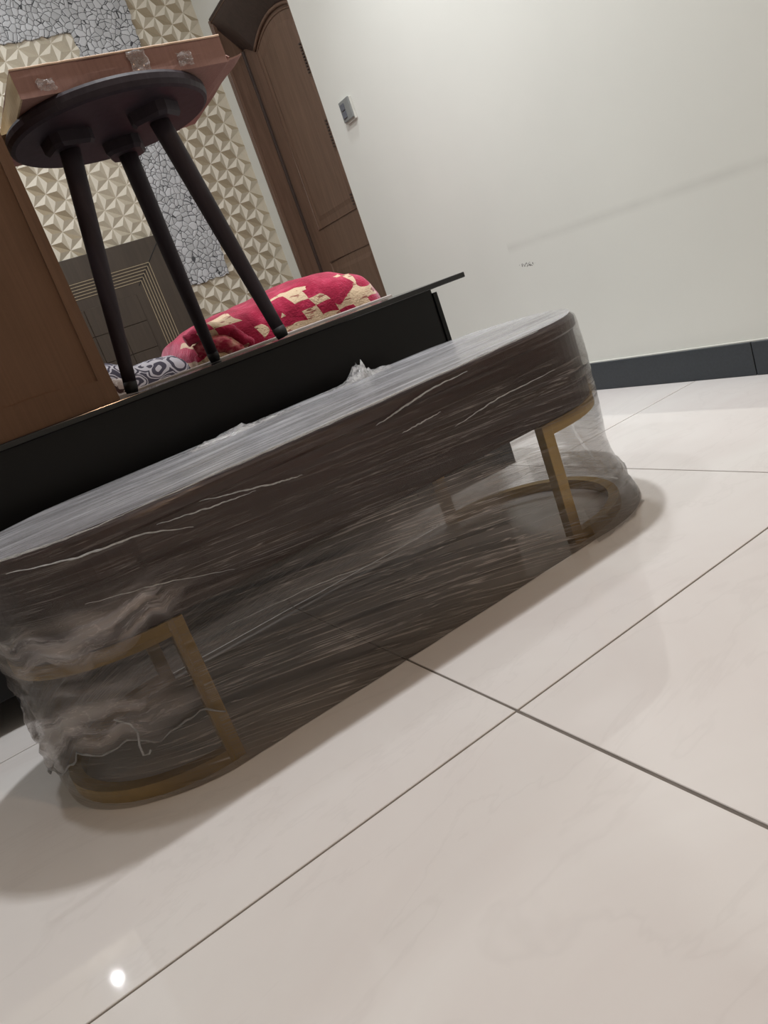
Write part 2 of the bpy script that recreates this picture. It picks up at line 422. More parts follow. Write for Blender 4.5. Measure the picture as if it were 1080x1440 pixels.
tag(obj('wall_right', v, f, 'wall'), 'white painted wall with a grey scuff and faint smear', kind='structure')
wb = tag(box('wall_back', XL-0.1, XR+0.0, YB, YB+0.12, -0.06, CEIL, 'wp_mid'), 'wall papered with beige pyramid relief and grey cobble print', kind='structure')
tag(box('wall_left', XL-0.1, XL, YF-0.1, YB, -0.06, CEIL, 'wall_plain'), 'plain white wall', kind='structure')
tag(box('wall_front', XL, XR, YF-0.1, YF, -0.06, CEIL, 'wall_plain'), 'plain white wall', kind='structure')
# skirting: dark strips with open joints
bb = tag(empty('baseboard_right', (XR, 1.3, 0)), 'dark charcoal skirting strips along the foot of white wall', kind='structure')
for (a, b) in ((1.363, 3.13), (0.16, 1.3605), (-1.04, 0.1575)):
    o = box('skirting_strip', -0.013, 0.0, a-1.3, b-1.3, 0.0, 0.0975, 'granite', bb, 0.0015, 1)
o = box('putty_line', -0.006, 0.0, -2.3, 1.83, 0.0975, 0.101, 'wall_plain', bb)

# relief wallpaper: triangular lattice, each triangle a low three-sided pyramid
EDG = 0.0900; COL = EDG*math.sqrt(3)/2; HGT = 0.011
def pyramid_mesh(sign):
    # triangle: two lattice points on one column, one on the next
    a = (0, 0, -EDG/2); b = (0, 0, EDG/2); c = (sign*COL, 0, 0); ap = (sign*COL/3, -HGT, 0)
    me = bpy.data.meshes.new('pyramid')
    me.from_pydata([a, b, c, ap], [], [(0, 1, 3), (1, 2, 3), (2, 0, 3)]); me.update()
    bm = bmesh.new(); bm.from_mesh(me)
    for fc in bm.faces:
        if fc.normal.y > 0: fc.normal_flip()
    bm.to_mesh(me); bm.free()
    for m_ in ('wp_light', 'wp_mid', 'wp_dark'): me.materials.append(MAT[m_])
    return me
# tones turn with the direction of the triangle, as printed
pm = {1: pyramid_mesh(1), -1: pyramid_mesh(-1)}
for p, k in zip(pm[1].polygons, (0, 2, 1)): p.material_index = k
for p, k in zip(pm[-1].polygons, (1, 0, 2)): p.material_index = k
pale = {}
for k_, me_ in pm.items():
    pale[k_] = me_.copy(); pale[k_].materials[2] = MAT['wp_soft']  # left panel: dark facets paler, its flatter lighting put into the colour
cand = []
for ci in range(-10, 24):
    x = 1.799+COL*(ci-20)
    for cj in range(0, 26):
        z = 1.443+EDG*(cj-8)+(EDG/2 if (ci % 2) else 0)
        for s in (1, -1):
            # column point pair (z, z+EDG) -> centre at z+EDG/2, third vertex on neighbouring column
            zc = z+EDG/2
            cx = x+s*COL/3
            if cx > XR-0.005 or x+s*COL > XR+0.03 or x > XR or zc > 2.85 or zc < 0.72 or cx < -0.6: continue
            if 1.33 < cx < 1.56 and zc > 0.98: continue
            if cx < 1.33 and zc > 2.24: continue
            if cx < 1.26 and zc < 1.18: continue
            px, py, d = project((cx, YB, zc))
            inside = -15 < px < 1095 and -15 < py < 1455
            hid = px < 165 and py > 185+2.24*px        # behind the tall box
            cand.append(((0 if inside and not hid else 1), cx, x, zc, s))
cand.sort(key=lambda q: (q[0], -q[1]))
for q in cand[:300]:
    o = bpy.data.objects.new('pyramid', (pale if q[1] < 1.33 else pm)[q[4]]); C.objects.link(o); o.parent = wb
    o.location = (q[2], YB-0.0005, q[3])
rest = []; rmi = []
for q in cand[300:]:
    me = pm[q[4]]
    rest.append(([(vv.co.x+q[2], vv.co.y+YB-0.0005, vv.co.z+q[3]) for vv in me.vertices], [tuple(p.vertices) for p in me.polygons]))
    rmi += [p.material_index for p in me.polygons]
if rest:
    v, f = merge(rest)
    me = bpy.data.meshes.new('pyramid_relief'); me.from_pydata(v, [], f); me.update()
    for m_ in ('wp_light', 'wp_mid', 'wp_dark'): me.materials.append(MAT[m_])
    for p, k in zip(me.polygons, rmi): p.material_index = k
    o = bpy.data.objects.new('pyramid_relief', me); C.objects.link(o); o.parent = wb; o['kind'] = 'stuff'
# cobble sheet: an angular band running down beside the headboard and across the top, ragged edge
def ragged(pts, step=0.02, amp=0.007):
    out = []
    n = len(pts)
    for k in range(n):
        a, b = Vector(pts[k]), Vector(pts[(k+1) % n]); L = (b-a).length; m_ = max(1, int(L/step))
        nr = Vector((-(b-a).y, (b-a).x))/L
        for q in range(m_):
            out.append(a+(b-a)*(q/m_)+nr*random.uniform(-amp, amp))
    return out
pl = ragged([(-0.6, 2.19), (1.285, 2.19), (1.285, 0.935), (1.595, 0.94), (1.60, 2.85), (-0.6, 2.85)])
bm = bmesh.new()
vs_ = [bm.verts.new((p.x, YB-0.0135, p.y)) for p in pl]
fc = bm.faces.new(vs_)
r = bmesh.ops.extrude_face_region(bm, geom=[fc])
for g_ in r['geom']:
    if isinstance(g_, bmesh.types.BMVert): g_.co.y = YB-0.0002
bmesh.ops.recalc_face_normals(bm, faces=bm.faces); bmesh.ops.triangulate(bm, faces=[q for q in bm.faces if len(q.verts) > 4])
me = bpy.data.meshes.new('cobble_sheet'); bm.to_mesh(me); bm.free(); me.materials.append(MAT['cobble'])
o = bpy.data.objects.new('cobble_sheet', me); C.objects.link(o); o.parent = wb; o['label'] = 'grey cobble printed wallpaper band'

# door in the right wall
dr = tag(empty('door_1', (XR, 3.52, 0)), 'brown wooden panelled door with arched head in the white wall', kind='structure')
def dbox(name, x0, x1, y0, y1, z0, z1, mat, parent=dr, bevel=0.0, seg=2):
    return box(name, x0, x1, y0, y1, z0, z1, mat, parent, bevel, seg, off=(XR, 3.52, 0))
XD = 2.056
dbox('jamb', XR-0.014, XD+0.05, 3.886, 3.902, 0, DZ-0.001, 'door_wood', bevel=0.003)
dbox('jamb', XR+0.001, XD+0.05, 3.1405, 3.148, 0, DZ-0.001, 'door_wood')
dbox('bead', XR-0.010, XR+0.012, 3.878, 3.887, 0, DZ-0.02, 'door_wood', bevel=0.003)
dbox('bead', XD-0.014, XD, 3.872, 3.886, 0, 1.93, 'door_dark', bevel=0.002)
leaf = dbox('leaf', XD, XD+0.04, 3.15, 3.886, 0.005, 2.05, 'door_wood')
def arch(y): return 1.888+0.058*max(0.0, 1-((y-3.52)/0.24)**2) if abs(y-3.52) < 0.24 else 1.888+0.05*smoothstep(0.24, 0.36, abs(y-3.52))
# coved arched head; shade on its underside is put into the dark colour
V, Fc = [], []; NY, NP = 40, 10
for a in range(NY+1):
    y = DY0+0.009+(3.886-DY0-0.009)*a/NY
    for b in range(NP+1):
        t_ = b/NP
        x = XR-0.012+(XD-XR+0.012)*t_
        z = DZ+(arch(y)-DZ)*(t_**0.8)
        V.append((x-XR, y-3.52, z))
    V.append((XD-XR, y-3.52, DZ-0.002)); V.append((-0.012, y-3.52, DZ+0.004))
W = NP+3
for a in range(NY):
    for b in range(W):
        Fc.append((a*W+b, a*W+(b+1) % W, (a+1)*W+(b+1) % W, (a+1)*W+b))
Fc += [tuple(range(W)), tuple(NY*W+b for b in range(W))]
obj('arched_head', V, Fc, 'door_dark', dr, smooth=False)
for k, dx in enumerate((0.006, 0.016)):
    pts = [(dx-0.012, y-3.52, DZ-0.003-dx*1.25) for y in (3.15, 3.885)]
    v, f = tubev(pts, 0.0035, 6); obj('head_bead', v, f, 'door_wood', dr, True)
pts = [(XD-XR-0.006, 3.28+0.48*k/24-3.52, arch(3.28+0.48*k/24)-0.004) for k in range(25)]
v, f = tubev(pts, 0.008, 8); obj('arch_moulding', v, f, 'door_wood', dr, True)
# raised panels with mouldings (arched upper, plain lower)
def panel_mould(y0, y1, z0, z1, arched):
    path = [(y0, z0), (y1, z0)]
    if arched:
        for k in range(17):
            y = y1+(y0-y1)*k/16; path.append((y, z1+0.05*(1-((y-(y0+y1)/2)/((y1-y0)/2))**2)))
    else: path += [(y1, z1), (y0, z1)]
    path.append(path[0])
    v, f = tubev([(XD-XR-0.001, y-3.52, z) for y, z in path], 0.005, 6, False); obj('panel_moulding', v, f, 'door_wood', leaf, True)
    inn = [(y, z) for y, z in path[:-1]]
    cy, cz = (y0+y1)/2, (z0+z1)/2
    V, Fc = [], []; n = len(inn)
    for sc_, dx in ((0.0, 0.0), (0.035, 0.0), (0.055, -0.005)):
        for y, z in inn:
            yy = y+(sc_ if y < cy else -sc_)*min(1, abs(y-cy)/0.1); zz = z+(sc_ if z < cz else -sc_)
            V.append((XD-XR-0.0005+dx, yy-3.52, zz))
    for q in range(2):
        for k in range(n): Fc.append((q*n+k, q*n+(k+1) % n, (q+1)*n+(k+1) % n, (q+1)*n+k))
    Fc.append(tuple(2*n+k for k in range(n)))
    obj('raised_panel', V, Fc, 'door_wood', leaf)
panel_mould(3.285, 3.755, 0.985, 1.868, True)
panel_mould(3.285, 3.755, 0.20, 0.81, False)
for (za, zb) in ((1.60, 1.735), (1.27, 1.40), (1.0, 1.06)):
    parts = []
    n = int((zb-za)/0.0135)
    for k in range(n):
        z = za+(zb-za)*k/n
        parts.append(boxv(XD-0.016-XR, XD-0.004-XR, 3.288-3.52, 3.325-3.52, z, z+0.0065))
    v, f = merge(parts); obj('carved_flutes', v, f, 'door_dark', leaf)
# wall switch
sw = tag(empty('wall_switch', (XR, 2.947, 1.319)), 'small grey square switch plate on the white wall', 'switch')
MAT['switch'] = simple('switch_grey_plastic', (132, 134, 132), 0.45)
MAT['switch_dark'] = simple('switch_dark_rocker', (92, 95, 104), 0.35)
MAT['switch_box'] = simple('switch_back_box', (206, 205, 198), 0.5)
box('back_box', -0.012, 0.0, -0.040, 0.043, -0.048, 0.040, 'switch_box', sw, 0.002)
box('plate', -0.020, -0.012, -0.041, 0.041, -0.041, 0.041, 'switch', sw, 0.003)
for zz in (-0.026, 0.004): box('rocker', -0.024, -0.020, 0.000, 0.030, zz-0.002, zz+0.024, 'switch_dark', sw, 0.0015)

# ------------------------------------------------------------------ bed behind the console
bed = tag(empty('bed', (0.4, 3.1, 0)), 'low bed with grey mattress behind the black console', 'bed')
def bbox_(name, x0, x1, y0, y1, z0, z1, mat, parent=bed, bevel=0.0, seg=2):
    return box(name, x0, x1, y0, y1, z0, z1, mat, parent, bevel, seg, off=(0.4, 3.1, 0))
bbox_('bed_base', -0.5, 1.33, 2.156, 3.955, 0.0, 0.26, 'headboard', bevel=0.01)
bbox_('mattress', -0.48, 1.32, 2.182, 3.95, 0.26, 0.495, 'sheet', bevel=0.04, seg=4)
bbox_('foot_rail', -0.5, 1.352, 2.152, 2.180, 0.20, 0.5565, 'rail', bevel=0.003)
HX0, HX1, HZ = -0.5, 1.303, 1.22
hb = tag(empty('headboard', (0.4, 3.1, 0)), 'dark brown panelled headboard with thin gold lines against the wallpaper', 'headboard')
bbox_('board', HX0, HX1, 3.972, 4.016, 0.0, HZ, 'headboard', hb, bevel=0.004)
# nested grooved frame lines
for k in range(6):
    d = 0.116+0.0145*k
    zt, xr = HZ-d, HX1-d
    parts = [boxv(HX0+d, xr, 3.9695, 3.974, zt-0.003, zt), boxv(xr-0.003, xr, 3.9695, 3.974, 0.2, zt-0.0035), boxv(HX0+d, HX0+d+0.003, 3.9695, 3.974, 0.2, zt-0.0035)]
    for p in parts:
        v, f = p; v = [(a-0.4, b-3.1, c) for a, b, c in v]; obj('gold_strip', v, f, 'gold_line', hb)
# mitre seams
v, f = tubev([(HX1-0.4, 3.9715-3.1, HZ), (HX1-0.21-0.4, 3.9715-3.1, HZ-0.21)], 0.0022, 4); obj('mitre_seam', v, f, 'rubber', hb)
# inner panels, a grid of squares
for a in range(5):
    for b in range(4):
        x1 = 1.062-a*0.137; z1 = 0.975-b*0.135
        bbox_('panel', x1-0.1355, x1, 3.967, 3.973, z1-0.1335, z1, 'headboard', hb, 0.002, 1)

# ------------------------------------------------------------------ black console
con = tag(empty('console', (0.35, 1.9, 0)), 'long black lacquered console with thin overhanging top', 'console')
def cbox(name, x0, x1, y0, y1, z0, z1, mat, bevel=0.0, parent=con): return box(name, x0, x1, y0, y1, z0, z1, mat, parent, bevel, 2, off=(0.35, 1.9, 0))
CT = 0.549
cbox('top', -0.50, 1.300, 1.690, 2.148, CT-0.014, CT, 'black_top', 0.002)
cbox('body', -0.40, 1.190, 1.705, 2.143, 0.066, CT-0.0135, 'black', 0.001)
cbox('end_panel', 1.1895, 1.203, 1.700, 2.143, 0.066, CT-0.024, 'black', 0.001)
cbox('leg', -0.112, -0.075, 1.702, 2.138, 0.0, 0.0665, 'black')
cbox('leg', 1.16, 1.285, 1.70, 2.138, 0.0, 0.0665, 'black')

# ------------------------------------------------------------------ tall cardboard box on the console
bxo = tag(empty('cardboard_box', (0.08, 1.93, CT)), 'tall plain brown cardboard box standing on the black console', 'box')
def tall_box():
    x0, x1, y0, y1, h = -0.13, 0.334, 1.712, 2.10, 0.66
    NX, NZ = 26, 26; V, Fc = [], []
    def grid(fn, nx, nz):
        k = len(V)
        for a in range(nx+1):
            for b in range(nz+1): V.append(fn(a/nx, b/nz))
        for a in range(nx):
            for b in range(nz): Fc.append((k+a*(nz+1)+b, k+(a+1)*(nz+1)+b, k+(a+1)*(nz+1)+b+1, k+a*(nz+1)+b+1))
    def wob(x, z): return 0.001*math.sin(3.1*x+1)*math.sin(math.pi*min(1, max(0, z/h)))+0.002*noise.noise(Vector((x*9, z*9, 3)))*math.sin(math.pi*min(1, max(0, z/h)))
    def fr(a, b):
        x, z = x0+(x1-x0)*a, h*b
        e = min(1, min(a, 1-a)*12)
        return (x-0.08, y0-wob(x, z)*e-1.93, z)
    grid(fr, NX, NZ)
    grid(lambda a, b: (x1-0.08, y0+(y1-y0)*a-1.93, h*b), 4, NZ)
    grid(lambda a, b: (x0-0.08, y0+(y1-y0)*a-1.93, h*b), 4, NZ)
    grid(lambda a, b: (x0+(x1-x0)*a-0.08, y1-1.93, h*b), NX, NZ)
    grid(lambda a, b: (x0+(x1-x0)*a-0.08, y0+(y1-y0)*b-1.93, h), NX, 4)
    grid(lambda a, b: (x0+(x1-x0)*a-0.08, y0+(y1-y0)*b-1.93, 0.0), NX, 4)
    o = obj('box_body', V, Fc, 'card', bxo)
    bm = bmesh.new(); bm.from_mesh(o.data); bmesh.ops.remove_doubles(bm, verts=bm.verts, dist=0.0004); bmesh.ops.recalc_face_normals(bm, faces=bm.faces); bm.to_mesh(o.data); bm.free()
tall_box()
# overlapping outer sheet folded round the edge with its crease, and the tape over the foot
def sheet(name, pts, thick, mat, parent, off):
    # polygon in x,z given with y plane -> thin slab
    V = [(p[0]-off[0], p[1]-off[1], p[2]-off[2]) for p in pts]+[(p[0]-off[0], p[1]+thick-off[1], p[2]-off[2]) for p in pts]
    n = len(pts); Fc = [tuple(range(n)), tuple(range(2*n-1, n-1, -1))]+[(k, (k+1) % n, n+(k+1) % n, n+k) for k in range(n)]
    return obj(name, V, Fc, mat, parent)
off = (0.08, 1.93, CT)
yq = 1.7080
sheet('edge_fold', [(0.306, yq, CT+0.002), (0.3335, yq, CT+0.002), (0.3335, yq, CT+0.655), (0.312, yq, CT+0.655), (0.309, yq-0.001, CT+0.3)], 0.006, 'card', bxo, off)
sheet('paper_tape', [(-0.12, yq, CT+0.001), (0.334, yq, CT+0.001), (0.334, yq, CT+0.050), (0.20, yq-0.001, CT+0.064), (-0.12, yq-0.001, CT+0.062)], 0.006, 'card', bxo, off)

# ------------------------------------------------------------------ three legged stool on the console
SX, SY, SZ = 0.618, 1.923, 1.130
st = tag(empty('round_stool', (SX, SY, CT)), 'dark round three legged stool standing on the black console', 'stool')
def lathe(prof, n=48):
    V, Fc = [], []
    for r, z in prof:
        for k in range(n): V.append((r*math.cos(2*math.pi*k/n), r*math.sin(2*math.pi*k/n), z))
    m_ = len(prof)
    for q in range(m_-1):
        for k in range(n): Fc.append((q*n+k, q*n+(k+1) % n, (q+1)*n+(k+1) % n, (q+1)*n+k))
    Fc += [tuple(range(n)), tuple((m_-1)*n+k for k in range(n))]
    return V, Fc
S0 = SZ-CT
v, f = lathe([(0.228, S0), (0.236, S0+0.004), (0.240, S0+0.014), (0.239, S0+0.026), (0.234, S0+0.033)], 64)
obj('seat', v, f, 'espresso', st)
for ang in (191, 67, 312):
    a = math.radians(ang); d = Vector((math.cos(a), math.sin(a), 0)); s_ = Vector((-d.y, d.x, 0))
    # bracket block with chamfered corners
    V = []
    out = [(-0.052, -0.03), (-0.036, -0.046), (0.036, -0.046), (0.052, -0.03), (0.052, 0.03), (0.036, 0.046), (-0.036, 0.046), (-0.052, 0.03)]
    for z, k in ((S0+0.001, 1.0), (S0-0.022, 0.98), (S0-0.030, 0.86)):
        for p, q in out: V.append(d*(0.118+p*k)+s_*(q*k)+Vector((0, 0, z)))
    Fc = [(r_*8+k, r_*8+(k+1) % 8, (r_+1)*8+(k+1) % 8, (r_+1)*8+k) for r_ in range(2) for k in range(8)]+[tuple(range(8)), tuple(16+k for k in range(8))]
    br = obj('bracket', V, Fc, 'espresso', st)
    top = d*0.122+Vector((0, 0, S0-0.024)); bot = d*0.220+Vector((0, 0, 0.0150))
    pts = [top+(bot-top)*t_ for t_ in (0, 0.08, 0.5, 0.9, 1.0)]
    v, f = tubev(pts, [0.0235, 0.0235, 0.021, 0.0165, 0.0155], 20); lg = obj('leg', v, f, 'espresso', st, True)
    pts = [bot+(bot-top).normalized()*q for q in (-0.014, 0.0)]
    v, f = tubev([pts[0], pts[1], Vector((pts[1].x, pts[1].y, 0.003))+d*0.002], [0.0165, 0.0165, 0.014], 16); obj('foot_cap', v, f, 'rubber', lg, True)

# ------------------------------------------------------------------ shallow carton lying on the stool
KX0, KX1, KY0, KY1, KZ0, KZ1 = 0.404, 0.872, 1.735, 2.16, SZ+0.0345, SZ+0.086
ct = tag(empty('shallow_carton', (0.64, 1.95, KZ0)), 'shallow brown carton with clear tape lying on the stool', 'box')
ko = (0.64, 1.95, KZ0); T = 0.004
def kbox(name, x0, x1, y0, y1, z0, z1, mat, parent=ct, bevel=0.001): return box(name, x0, x1, y0, y1, z0, z1, mat, parent, bevel, 1, off=ko)
def wavy_panel(name, A, B, Cc, D, thick, mat, nrm, parent=ct, n=16, amp=0.002):
    # quad panel A-B (one edge) to D-C, slightly bowed, with thickness
    A, B, Cc, D, nrm = map(Vector, (A, B, Cc, D, nrm)); V, Fc = [], []
    for side in (0, 1):
        for i_ in range(n+1):
            for j_ in range(5):
                s, t_ = i_/n, j_/4
                p = (A*(1-s)+B*s)*(1-t_)+(D*(1-s)+Cc*s)*t_
                p = p+nrm*(amp*noise.noise(Vector((s*4+3, t_*2, 5)))*1.5+side*thick)
                V.append(p-Vector(ko))
    m_ = (n+1)*5
    for side in (0, 1):
        for i_ in range(n):
            for j_ in range(4):
                q = side*m_; Fc.append((q+i_*5+j_, q+(i_+1)*5+j_, q+(i_+1)*5+j_+1, q+i_*5+j_+1))
    rim = [(i_, 0) for i_ in range(n+1)]+[(n, j_) for j_ in range(1, 5)]+[(i_, 4) for i_ in range(n-1, -1, -1)]+[(0, j_) for j_ in range(3, 0, -1)]
    for k in range(len(rim)):
        a, b = rim[k], rim[(k+1) % len(rim)]
        Fc.append((a[0]*5+a[1], b[0]*5+b[1], m_+b[0]*5+b[1], m_+a[0]*5+a[1]))
    return obj(name, V, Fc, mat, parent)
wavy_panel('front_wall', (KX0, KY0, KZ0), (KX1, KY0, KZ0), (KX1, KY0, KZ1), (KX0, KY0, KZ1), T, 'card_tray', (0, 1, 0))
wavy_panel('back_wall', (KX0, KY1-T, KZ0), (KX1, KY1-T, KZ0), (KX1, KY1-T, KZ1), (KX0, KY1-T, KZ1), T, 'card_tray', (0, 1, 0))
wavy_panel('bottom', (KX0, KY0+0.001, KZ0), (KX1, KY0+0.001, KZ0), (KX1, KY1, KZ0), (KX0, KY1, KZ0), T, 'card_tray', (0, 0, 1), amp=0.0004)
wavy_panel('top', (KX0, KY0+0.001, KZ1), (KX1, KY0+0.001, KZ1), (KX1, KY1, KZ1), (KX0, KY1, KZ1), T, 'card_tray', (0, 0, 1), amp=0.0015)
wavy_panel('left_wall', (KX0-0.001, KY0+0.002, KZ0), (KX0-0.004, KY1, KZ0), (KX0-0.002, KY1, KZ1), (KX0-0.001, KY0+0.002, KZ1), T, 'card_side', (1, 0, 0), amp=0.0015)
wavy_panel('flap', (KX1-0.001, KY0+0.004, KZ0+0.0005), (KX1-0.001, KY1-0.004, KZ0+0.0005), (KX1+0.046, KY1-0.01, KZ0+0.004), (KX1+0.040, KY0+0.002, KZ0+0.010), 0.0035, 'card_tray', (0, 0, 1))
wavy_panel('flap', (KX1-0.002, KY0+0.05, KZ1-0.001), (KX1-0.002, KY1-0.004, KZ1-0.001), (KX1+0.022, KY1-0.01, KZ0+0.02), (KX1+0.020, KY0+0.03, KZ0+0.02), 0.0035, 'card_tray', (1, 0, 0))
wavy_panel('flap', (KX0-0.002, KY0+0.17, KZ0), (KX0-0.004, KY1-0.01, KZ0), (KX0-0.05, KY1-0.02, KZ0+0.004), (KX0-0.045, KY0+0.2, KZ0+0.003), 0.0035, 'card_side', (1, 0, 0))
# raw corrugated lip along the top edge
pts = [(KX0+(KX1-KX0)*k/24-ko[0], KY0-0.0005-ko[1], KZ1+0.004+0.0012*noise.noise(Vector((k*0.9, 0, 0)))-ko[2]) for k in range(25)]
v, f = tubev(pts, 0.0022, 6); obj('lip', v, f, 'card_edge', ct, True)
def tape_patch(x0, x1, z0, z1, sag, seed):
    V, Fc, U = [], [], []; n = 10
    for a in range(n+1):
        for b in range(n+1):
            s, t_ = a/n, b/n
            x = x0+(x1-x0)*s+0.006*noise.noise(Vector((t_*3, seed, 0)))
            z = z0+(z1-z0)*t_+0.005*noise.noise(Vector((s*3, seed, 4)))
            y = KY0-0.003-abs(noise.noise(Vector((s*4, t_*4, seed))))*sag
            V.append((x-ko[0], y-ko[1], z-ko[2])); U.append((x*6, z*6))
    for a in range(n):
        for b in range(n): Fc.append((a*(n+1)+b, (a+1)*(n+1)+b, (a+1)*(n+1)+b+1, a*(n+1)+b+1))
    obj('tape_strip', V, Fc, 'tape', ct, True, uvs=U)
tape_patch(0.648, 0.690, KZ0+0.006, KZ1+0.002, 0.010, 2.0)
tape_patch(0.755, 0.790, KZ0+0.006, KZ0+0.034, 0.012, 9.0)
tape_patch(0.445, 0.480, KZ0+0.006, KZ0+0.028, 0.012, 5.0)

# ------------------------------------------------------------------ bedding
def lump(name, xs, ztop, zb, y0, depth, mat, label, cat, seed, wr=0.012, px=0.45, pz=0.6, nx=64, nt=40, endp=0.35):
    xa, xb = xs[0], xs[-1]; x_mid = (xa+xb)/2
    loc = Vector((x_mid, y0+depth/2, zb))
    V, Fc, U = [], [], []
    for a in range(nx+1):
        s = a/nx; x = xa+(xb-xa)*s
        e = max(0.0, 1-abs(2*s-1)**6)**endp
        h = (interp(x, xs, ztop)-zb)
        for b in range(nt+1):
            th = math.pi*b/nt
            cy = -math.cos(th); sy = math.sin(th)
            y = (abs(cy)**px)*(1 if cy > 0 else -1)*depth/2*(0.55+0.45*e)
            z = (sy**pz)*h*(0.25+0.75*e) if False else (sy**pz)*h
            p = Vector((x-x_mid, y, z))
            q = Vector((x*3.2, y*3.2+seed, z*4.5))
            dn = wr*(noise.noise(q)+0.55*noise.noise(q*2.3)+0.3*noise.noise(q*5.1))
            k = min(1, sy*2)
            p += Vector((0, -sy*0.3, sy))*dn*k + Vector((0, cy, 0))*dn*1.2
            if p.z < 0: p.z = 0
            V.append(p); U.append((x, y))
    for a in range(nx):
        for b in range(nt): Fc.append((a*(nt+1)+b, (a+1)*(nt+1)+b, (a+1)*(nt+1)+b+1, a*(nt+1)+b+1))
    Fc += [tuple(range(nt+1)), tuple(nx*(nt+1)+b for b in range(nt+1))]
    return V, Fc, loc
bl = tag(empty('folded_blanket', (1.03, 2.55, 0.495)), 'folded red plush blanket with cream blocks lying on the bed', 'blanket')
V, Fc, loc = lump('b', [0.70, 0.74, 0.82, 0.92, 1.05, 1.16, 1.27, 1.35, 1.40, 1.415], [0.60, 0.645, 0.675, 0.690, 0.704, 0.712, 0.706, 0.680, 0.62, 0.54], 0.497, 2.250, 0.60, 'blanket', '', '', 3.0)
o = obj('blanket_body', [Vector(p)+loc-Vector((1.03, 2.55, 0.495)) for p in V], Fc, 'blanket', bl, True)
def roll(pts, rad, mat, seed, n=28):
    P = []
    pts = [Vector(p) for p in pts]
    for k in range(n+1):
        t_ = k/n*(len(pts)-1); i_ = min(int(t_), len(pts)-2); s = t_-i_; s = s*s*(3-2*s)
        P.append(pts[i_]*(1-s)+pts[i_+1]*s)
    R = [rad*(1+0.22*noise.noise(Vector((k*0.7, seed, 0))))*(0.55+0.45*math.sin(math.pi*min(1, max(0.0, (k+1.5)/(n+3))))**0.4) for k in range(n+1)]
    return tubev([p-Vector((1.03, 2.528, 0.495)) for p in P], R, 14)
v, f = roll([(0.682, 2.225, 0.632), (0.72, 2.22, 0.640), (0.77, 2.215, 0.640), (0.815, 2.212, 0.620), (0.842, 2.212, 0.585), (0.87, 2.22, 0.560)], 0.022, 'fold', 1.0); obj('fold', v, f, 'blanket', bl, True)
v, f = roll([(0.70, 2.228, 0.592), (0.74, 2.218, 0.600), (0.785, 2.212, 0.592), (0.815, 2.215, 0.560), (0.83, 2.22, 0.530)], 0.027, 'fold', 4.0); obj('fold', v, f, 'fold', bl, True)
v, f = roll([(0.69, 2.235, 0.560), (0.74, 2.228, 0.556), (0.80, 2.225, 0.535)], 0.030, 'fold', 8.0); obj('fold', v, f, 'blanket', bl, True)
V, Fc, loc = lump('p', [0.34, 0.40, 0.46, 0.50, 0.54, 0.60, 0.65, 0.675, 0.690], [0.60, 0.655, 0.655, 0.640, 0.622, 0.622, 0.616, 0.598, 0.545], 0.498, 2.262, 0.34, 'damask', '', '', 11.0, 0.006)
pw = obj('damask_pillow', V, Fc, 'damask', None, True, loc=loc); tag(pw, 'grey pillow with white damask pattern beside the red blanket', 'pillow')
V, Fc, loc = lump('c', [0.36, 0.40, 0.44, 0.475, 0.50], [0.585, 0.608, 0.602, 0.590, 0.545], 0.498, 2.186, 0.07, 'floral', '', '', 21.0, 0.012)
cl = obj('floral_cloth', V, Fc, 'floral', None, True, loc=loc); tag(cl, 'bunched brown and white floral cloth against the grey pillow', 'cloth')

# ------------------------------------------------------------------ coffee table
TXA, TXB, TYF, RAD = 0.149, 0.940, 1.070, 0.227
TYC = TYF+RAD; APB, TT = 0.247, 0.408
tb = tag(empty('coffee_table', (0.535, TYC, 0)), 'dark brown oval coffee table with gold end frames wrapped in plastic', 'coffee table')
to = Vector((0.535, TYC, 0))
def stadium(off=0.0, nseg=24, nstr=24, xa=TXA, xb=TXB):
    # counter-clockwise from front-left straight start
    r = RAD+off; P = []
    for k in range(nstr): P.append((xa+(xb-xa)*k/nstr, TYC-r))
    for k in range(nseg): a = -math.pi/2+math.pi*k/nseg; P.append((xb+r*math.cos(a), TYC+r*math.sin(a)))
    for k in range(nstr): P.append((xb+(xa-xb)*k/nstr, TYC+r))
    for k in range(nseg): a = math.pi/2+math.pi*k/nseg; P.append((xa+r*math.cos(a), TYC+r*math.sin(a)))
    return P
def slab(name, rings, mat, parent, smooth=False):
    V, Fc = [], []
    n = None
    for off_, z in rings:
        P = stadium(off_, 32, 12); n = len(P)
        V += [Vector((x, y, z))-to for x, y in P]
    for q in range(len(rings)-1):
        for k in range(n): Fc.append((q*n+k, q*n+(k+1) % n, (q+1)*n+(k+1) % n, (q+1)*n+k))
    Fc += [tuple(range(n)), tuple((len(rings)-1)*n+k for k in range(n))]
    return obj(name, V, Fc, mat, parent, smooth)
slab('table_top', [(-0.004, TT-0.024), (0.0, TT-0.020), (0.0, TT-0.004), (-0.004, TT)], 'table_wood', tb)
slab('apron', [(-0.010, APB), (-0.008, APB+0.002), (-0.008, TT-0.0235)], 'table_wood', tb)
